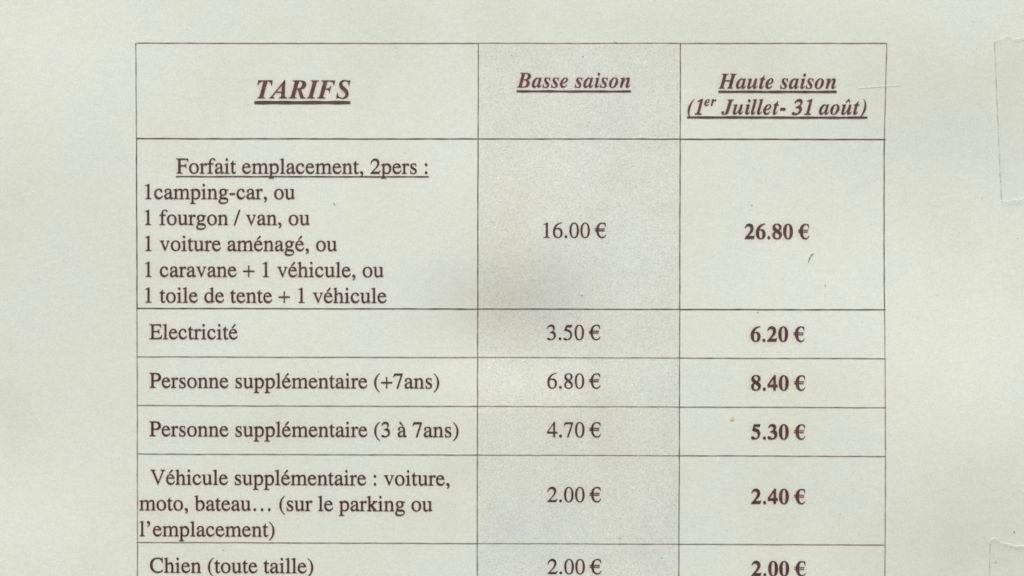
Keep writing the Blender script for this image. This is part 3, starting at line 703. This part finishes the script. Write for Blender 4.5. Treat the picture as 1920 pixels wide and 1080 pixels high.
for s, x0, x1, z in (('16.00', 6.02, 18.04, 9.69), ('3.50', 6.74, 16.97, -9.87), ('6.80', 6.79, 17.01, -19.18), ('4.70', 6.75, 17.09, -28.51), ('2.00', 6.83, 17.16, -40.97), ('2.00', 6.91, 17.25, -54.84)):
    words('low_season_price', 'price in regular type reading ' + s + ' euros', s + E_, R_, x0, x1, z, EM, M_INK)
for s, x0, x1, z in (('26.80', 44.49, 56.89, 9.54), ('6.20', 45.66, 55.98, -10.1), ('8.40', 45.76, 56.11, -19.44), ('5.30', 45.82, 56.14, -28.82), ('2.40', 45.88, 56.25, -41.22), ('2.00', 45.97, 56.39, -55.1)):
    words('high_season_price', 'price in bold type reading ' + s + ' euros', s + E_, B, x0, x1, z, EM, M_PRICE)

# spread the ink's bleed and hand it to the paper and the tinted column
_g = np.exp(-(np.arange(-8, 9) * RW) ** 2 / (2 * 0.50 ** 2)); _g /= _g.sum()
for ax in (0, 1):
    RAST = np.apply_along_axis(lambda v: np.convolve(v, _g, 'same'), ax, RAST)
for o in (paper, tc):
    n = len(o.data.vertices)
    co = np.empty(n * 3, dtype=np.float32); o.data.vertices.foreach_get('co', co); co = co.reshape(-1, 3) / MM
    i = np.round((co[:, 0] - RX0) / RW).astype(int); j = np.round((co[:, 2] - RZ0) / RW).astype(int)
    ok = (i >= 0) & (i < RAST.shape[1]) & (j >= 0) & (j < RAST.shape[0])
    val = np.zeros(n, dtype=np.float32); val[ok] = np.minimum(RAST[j[ok], i[ok]], 1.0)
    at = o.data.attributes.new('ink_bleed', 'FLOAT', 'POINT'); at.data.foreach_set('value', val)

# a scratch in the surface beside the dates
pts = [(66.0, 38.35), (67.6, 38.5), (69.6, 38.62), (71.6, 38.8), (74.2, 38.95)]
V, F = [], []
for i, (x, z) in enumerate(pts):
    w = 0.015 if i in (0, 4) else 0.035
    V += [(x, hgt(x, z) + .07, z + w), (x, hgt(x, z) + .085, z - w * .6), (x, hgt(x, z) + .07, z - w)]
for i in range(len(pts) - 1):
    a = 3 * i
    F += [(a, a + 1, a + 4, a + 3), (a + 1, a + 2, a + 5, a + 4)]
link_mesh('scratch', V, F, M_SCRATCH, sheet)

# ------------------------------------------------------------------ clear tape at the sheet's edge
def tape_height(x, z):
    e = hgt(min(x, PX1), z)
    if x <= PX1: return e + .09
    t = min(1, (x - PX1) / 4.0); t = t * t * (3 - 2 * t)
    return (e + .09) * (1 - t) + (-1.52) * t


def tape(name, label, left, top, bottom, xr, group):
    """left: [(x,z) top, (x,z) bottom]; top / bottom: teeth of the cutter as (x, z)"""
    root = empty(name, (0, 0, Z0)); tag(root, label, 'clear tape', group)

    def prof(p, x):
        if x <= p[0][0]: return p[0][1]
        for a, b in zip(p, p[1:]):
            if x <= b[0]: return a[1] + (b[1] - a[1]) * (x - a[0]) / (b[0] - a[0])
        # on beyond the traced teeth: carry the pattern on
        n = x - p[-1][0]
        return p[-1][1] + 0.28 * (abs((n / 1.5) % 1 - .5) * 2 - .0) - 0.14
    NR, NS = 80, 60
    V, F = [], []
    for j in range(NR + 1):
        t = j / NR
        for i in range(NS + 1):
            s = i / NS
            xa = left[0][0] + (left[1][0] - left[0][0]) * t
            x = xa + (xr - xa) * s
            zt, zb = prof(top, x), prof(bottom, x)
            z = zt + (zb - zt) * t
            lipd = abs(z - zb)
            curl = 0.32 * math.exp(-(lipd / 0.35) ** 2) * (0.35 + 0.65 * abs(math.sin(x * 2.1)))
            lipt = abs(z - zt)
            curl += 0.16 * math.exp(-(lipt / 0.3) ** 2) * (0.3 + 0.7 * abs(math.sin(x * 1.7)))
            V.append((x, tape_height(x, z) + curl, z))
    for j in range(NR):
        for i in range(NS):
            a = j * (NS + 1) + i
            F.append((a, a + NS + 1, a + NS + 2, a + 1))
    link_mesh('tape_strip', V, F, M_TAPE, root, smooth=True)
    # grime along the straight edge
    V, F = [], []
    n = 60
    for j in range(n + 1):
        t = j / n
        x = left[0][0] + (left[1][0] - left[0][0]) * t
        z = left[0][1] + (left[1][1] - left[0][1]) * t
        w = 0.10 + 0.05 * math.sin(j * .9) + 0.03 * math.sin(j * 2.3)
        V += [(x - w * .6, hgt(x, z) + .05, z), (x + w, hgt(x, z) + .13, z)]
    for j in range(n):
        F.append((2 * j, 2 * j + 2, 2 * j + 3, 2 * j + 1))
    link_mesh('grimy_edge', V, F, M_TAPE_EDGE, root)
    # the torn lips catch the light
    for teeth, up in ((top, 1), (bottom, -1)):
        V, F = [], []
        n = 70
        for i in range(n + 1):
            x = teeth[0][0] + (xr - teeth[0][0]) * i / n
            z = prof(teeth, x)
            y = tape_height(x, z) + (0.32 if up < 0 else .16) * (0.35 + 0.65 * abs(math.sin(x * 2.1)))
            w = 0.06 + 0.10 * abs(math.sin(x * 1.3 + up)) ** 2
            V += [(x, y, z), (x, y + .10, z + w * .9), (x, y - .06, z + w * 1.9)]
        for i in range(n):
            a = 3 * i
            F += [(a, a + 3, a + 4, a + 1), (a + 1, a + 4, a + 5, a + 2)]
        link_mesh('torn_lip', V, F, M_TAPE_LIP, root)
    return root


tape('tape_piece', 'clear tape strip with torn ends beside the dates heading', [(91.9, 47.2), (93.64, 16.6)],
     [(91.9, 47.1), (92.4, 47.4), (93.3, 47.3), (94.1, 48.0), (94.7, 48.1), (95.3, 47.5), (96.6, 47.6), (97.9, 47.9)],
     [(93.6, 16.6), (94.3, 16.5), (95.2, 16.75), (96.0, 17.0), (96.4, 16.85), (97.0, 17.05), (97.9, 17.15)], 118, 'clear tape holding the sheet')
tape('tape_piece', 'clear tape strip low at the edge below the others, its torn end on top', [(91.4, -48.4), (91.5, -80)],
     [(91.4, -48.2), (92.2, -47.7), (92.9, -48.1), (93.6, -48.5), (94.6, -48.9), (95.6, -49.0), (96.8, -49.3), (97.8, -49.2)],
     [(91.4, -80), (92.4, -79.8), (93.4, -80.2), (95, -80)], 117, 'clear tape holding the sheet')


# ------------------------------------------------------------------ lint and grit stuck to the sheet
def fibre(label, pts, wid, mat=None):
    V, F = [], []
    n = len(pts)
    for i, (x, z) in enumerate(pts):
        a = pts[max(0, i - 1)]; b = pts[min(n - 1, i + 1)]
        dx, dz = b[0] - a[0], b[1] - a[1]; L = math.hypot(dx, dz) or 1
        w = wid * (0.35 if i in (0, n - 1) else 1) / 2
        nxn, nzn = -dz / L * w, dx / L * w
        y = hgt(x, z) + .13
        V += [(x + nxn, y, z + nzn), (x, y + w, z), (x - nxn, y, z - nzn), (x, y - w, z)]
    for i in range(n - 1):
        for e in range(4):
            a, b = 4 * i + e, 4 * i + (e + 1) % 4
            F.append((a, b, b + 4, a + 4))
    F += [(3, 2, 1, 0), tuple(4 * (n - 1) + e for e in range(4))]
    o = link_mesh('lint_fibre', V, F, mat or M_LINT)
    return tag(o, label, 'lint', 'lint stuck to the sheet')


def grit(label, x, z, r, mat, squash=1.0, seed=0, name='grit_speck'):
    rnd = random.Random(seed)
    bm = bmesh.new()
    bmesh.ops.create_icosphere(bm, subdivisions=2, radius=r)
    for v in bm.verts:
        s = 1 + rnd.uniform(-.3, .2)
        v.co = Vector((v.co.x * s, v.co.y * .07, v.co.z * s * squash))
    me = bpy.data.meshes.new(name)
    y = hgt(x, z) + (.085 if mat is M_LINT or mat is M_GLINT else .035)
    for v in bm.verts: v.co = (v.co + Vector((x, -y, z))) * MM
    bm.to_mesh(me); bm.free()
    me.materials.append(mat)
    o = bpy.data.objects.new(name, me); COL.objects.link(o); o.location = (0, 0, Z0)
    return tag(o, label, 'grit', 'grit stuck to the sheet')


fibre('curled dark hair of lint under the euro sign of the bold 26.80', [(57.75, 6.55), (57.5, 6.72), (57.15, 6.25), (56.85, 5.75), (56.75, 5.3), (56.65, 5.05)], .10)
fibre('short dark lint hair beside the words camping-car', [(-34.35, 16.35), (-34.1, 16.15), (-33.95, 15.95)], .10)
fibre('pale grey lint hair left of the big TARIFS underline', [(-50.95, 35.5), (-50.6, 35.2), (-50.25, 34.95)], .06, M_GREY)
fibre('dark lint fibre standing on the top rule of the grey column', [(19.35, 47.35), (19.6, 47.1), (19.75, 47.0), (20.0, 47.3)], .09)
fibre('horizontal lint fibre above the rule under the 16.00 price', [(12.9, -1.05), (13.4, -1.15), (13.9, -1.2)], .08, M_GREY)
fibre('tiny lint hair above the 8 of the bold 26.80', [(51.55, 13.2), (51.75, 13.45)], .08)
grit('small dark grit above the letter B of Basse', -1.0 + .85, 44.6, .09, M_LINT, 1, 1)
grit('small dark grit above the second word of Basse saison', 12.5 + 1, 44.35, .10, M_LINT, 1.4, 2)
grit('dark grit above the bold 26.80', 45.9, 15.95, .12, M_LINT, .8, 3)
grit('dark grit on the right below the bold 26.80', 59.9, .62, .10, M_LINT, 1.3, 4)
grit('dark grit on the rule above the bold 6.20', 47.0, -4.6, .11, M_LINT, 1, 5)
grit('round brown grit up left of the bold 5.30', 42.16, -24.96, .42, M_GRIT, 1.1, 6)
grit('round grey grit on the grey column right of the lower rule', 20.76, -47.75, .38, M_GREY, 1, 7)
grit('tiny grit in the heading cell right of TARIFS', -22.4, 46.0, .08, M_LINT, 1.3, 8)
grit('bright clear blister left of the torn tape end', 89.9, 17.6, .17, M_GLINT, .6, 9, 'blister')
grit('grey grit on the lower tape strip', 92.6, -52.2, .30, M_GREY, .8, 10)
grit('dark grit above the lower tape strip', 96.0, -46.4, .12, M_LINT, 1.2, 11)
grit('grey grit in the margin above the upper tape strip', 87.9, 51.0, .14, M_GREY, 1.3, 12)
grit('grey grit in the margin left of the upper tape strip', 88.0, 45.3, .13, M_GREY, 1.2, 13)
grit('tiny grit right of the lint under the bold 26.80', 63.4, 5.1, .10, M_GREY, .8, 14)
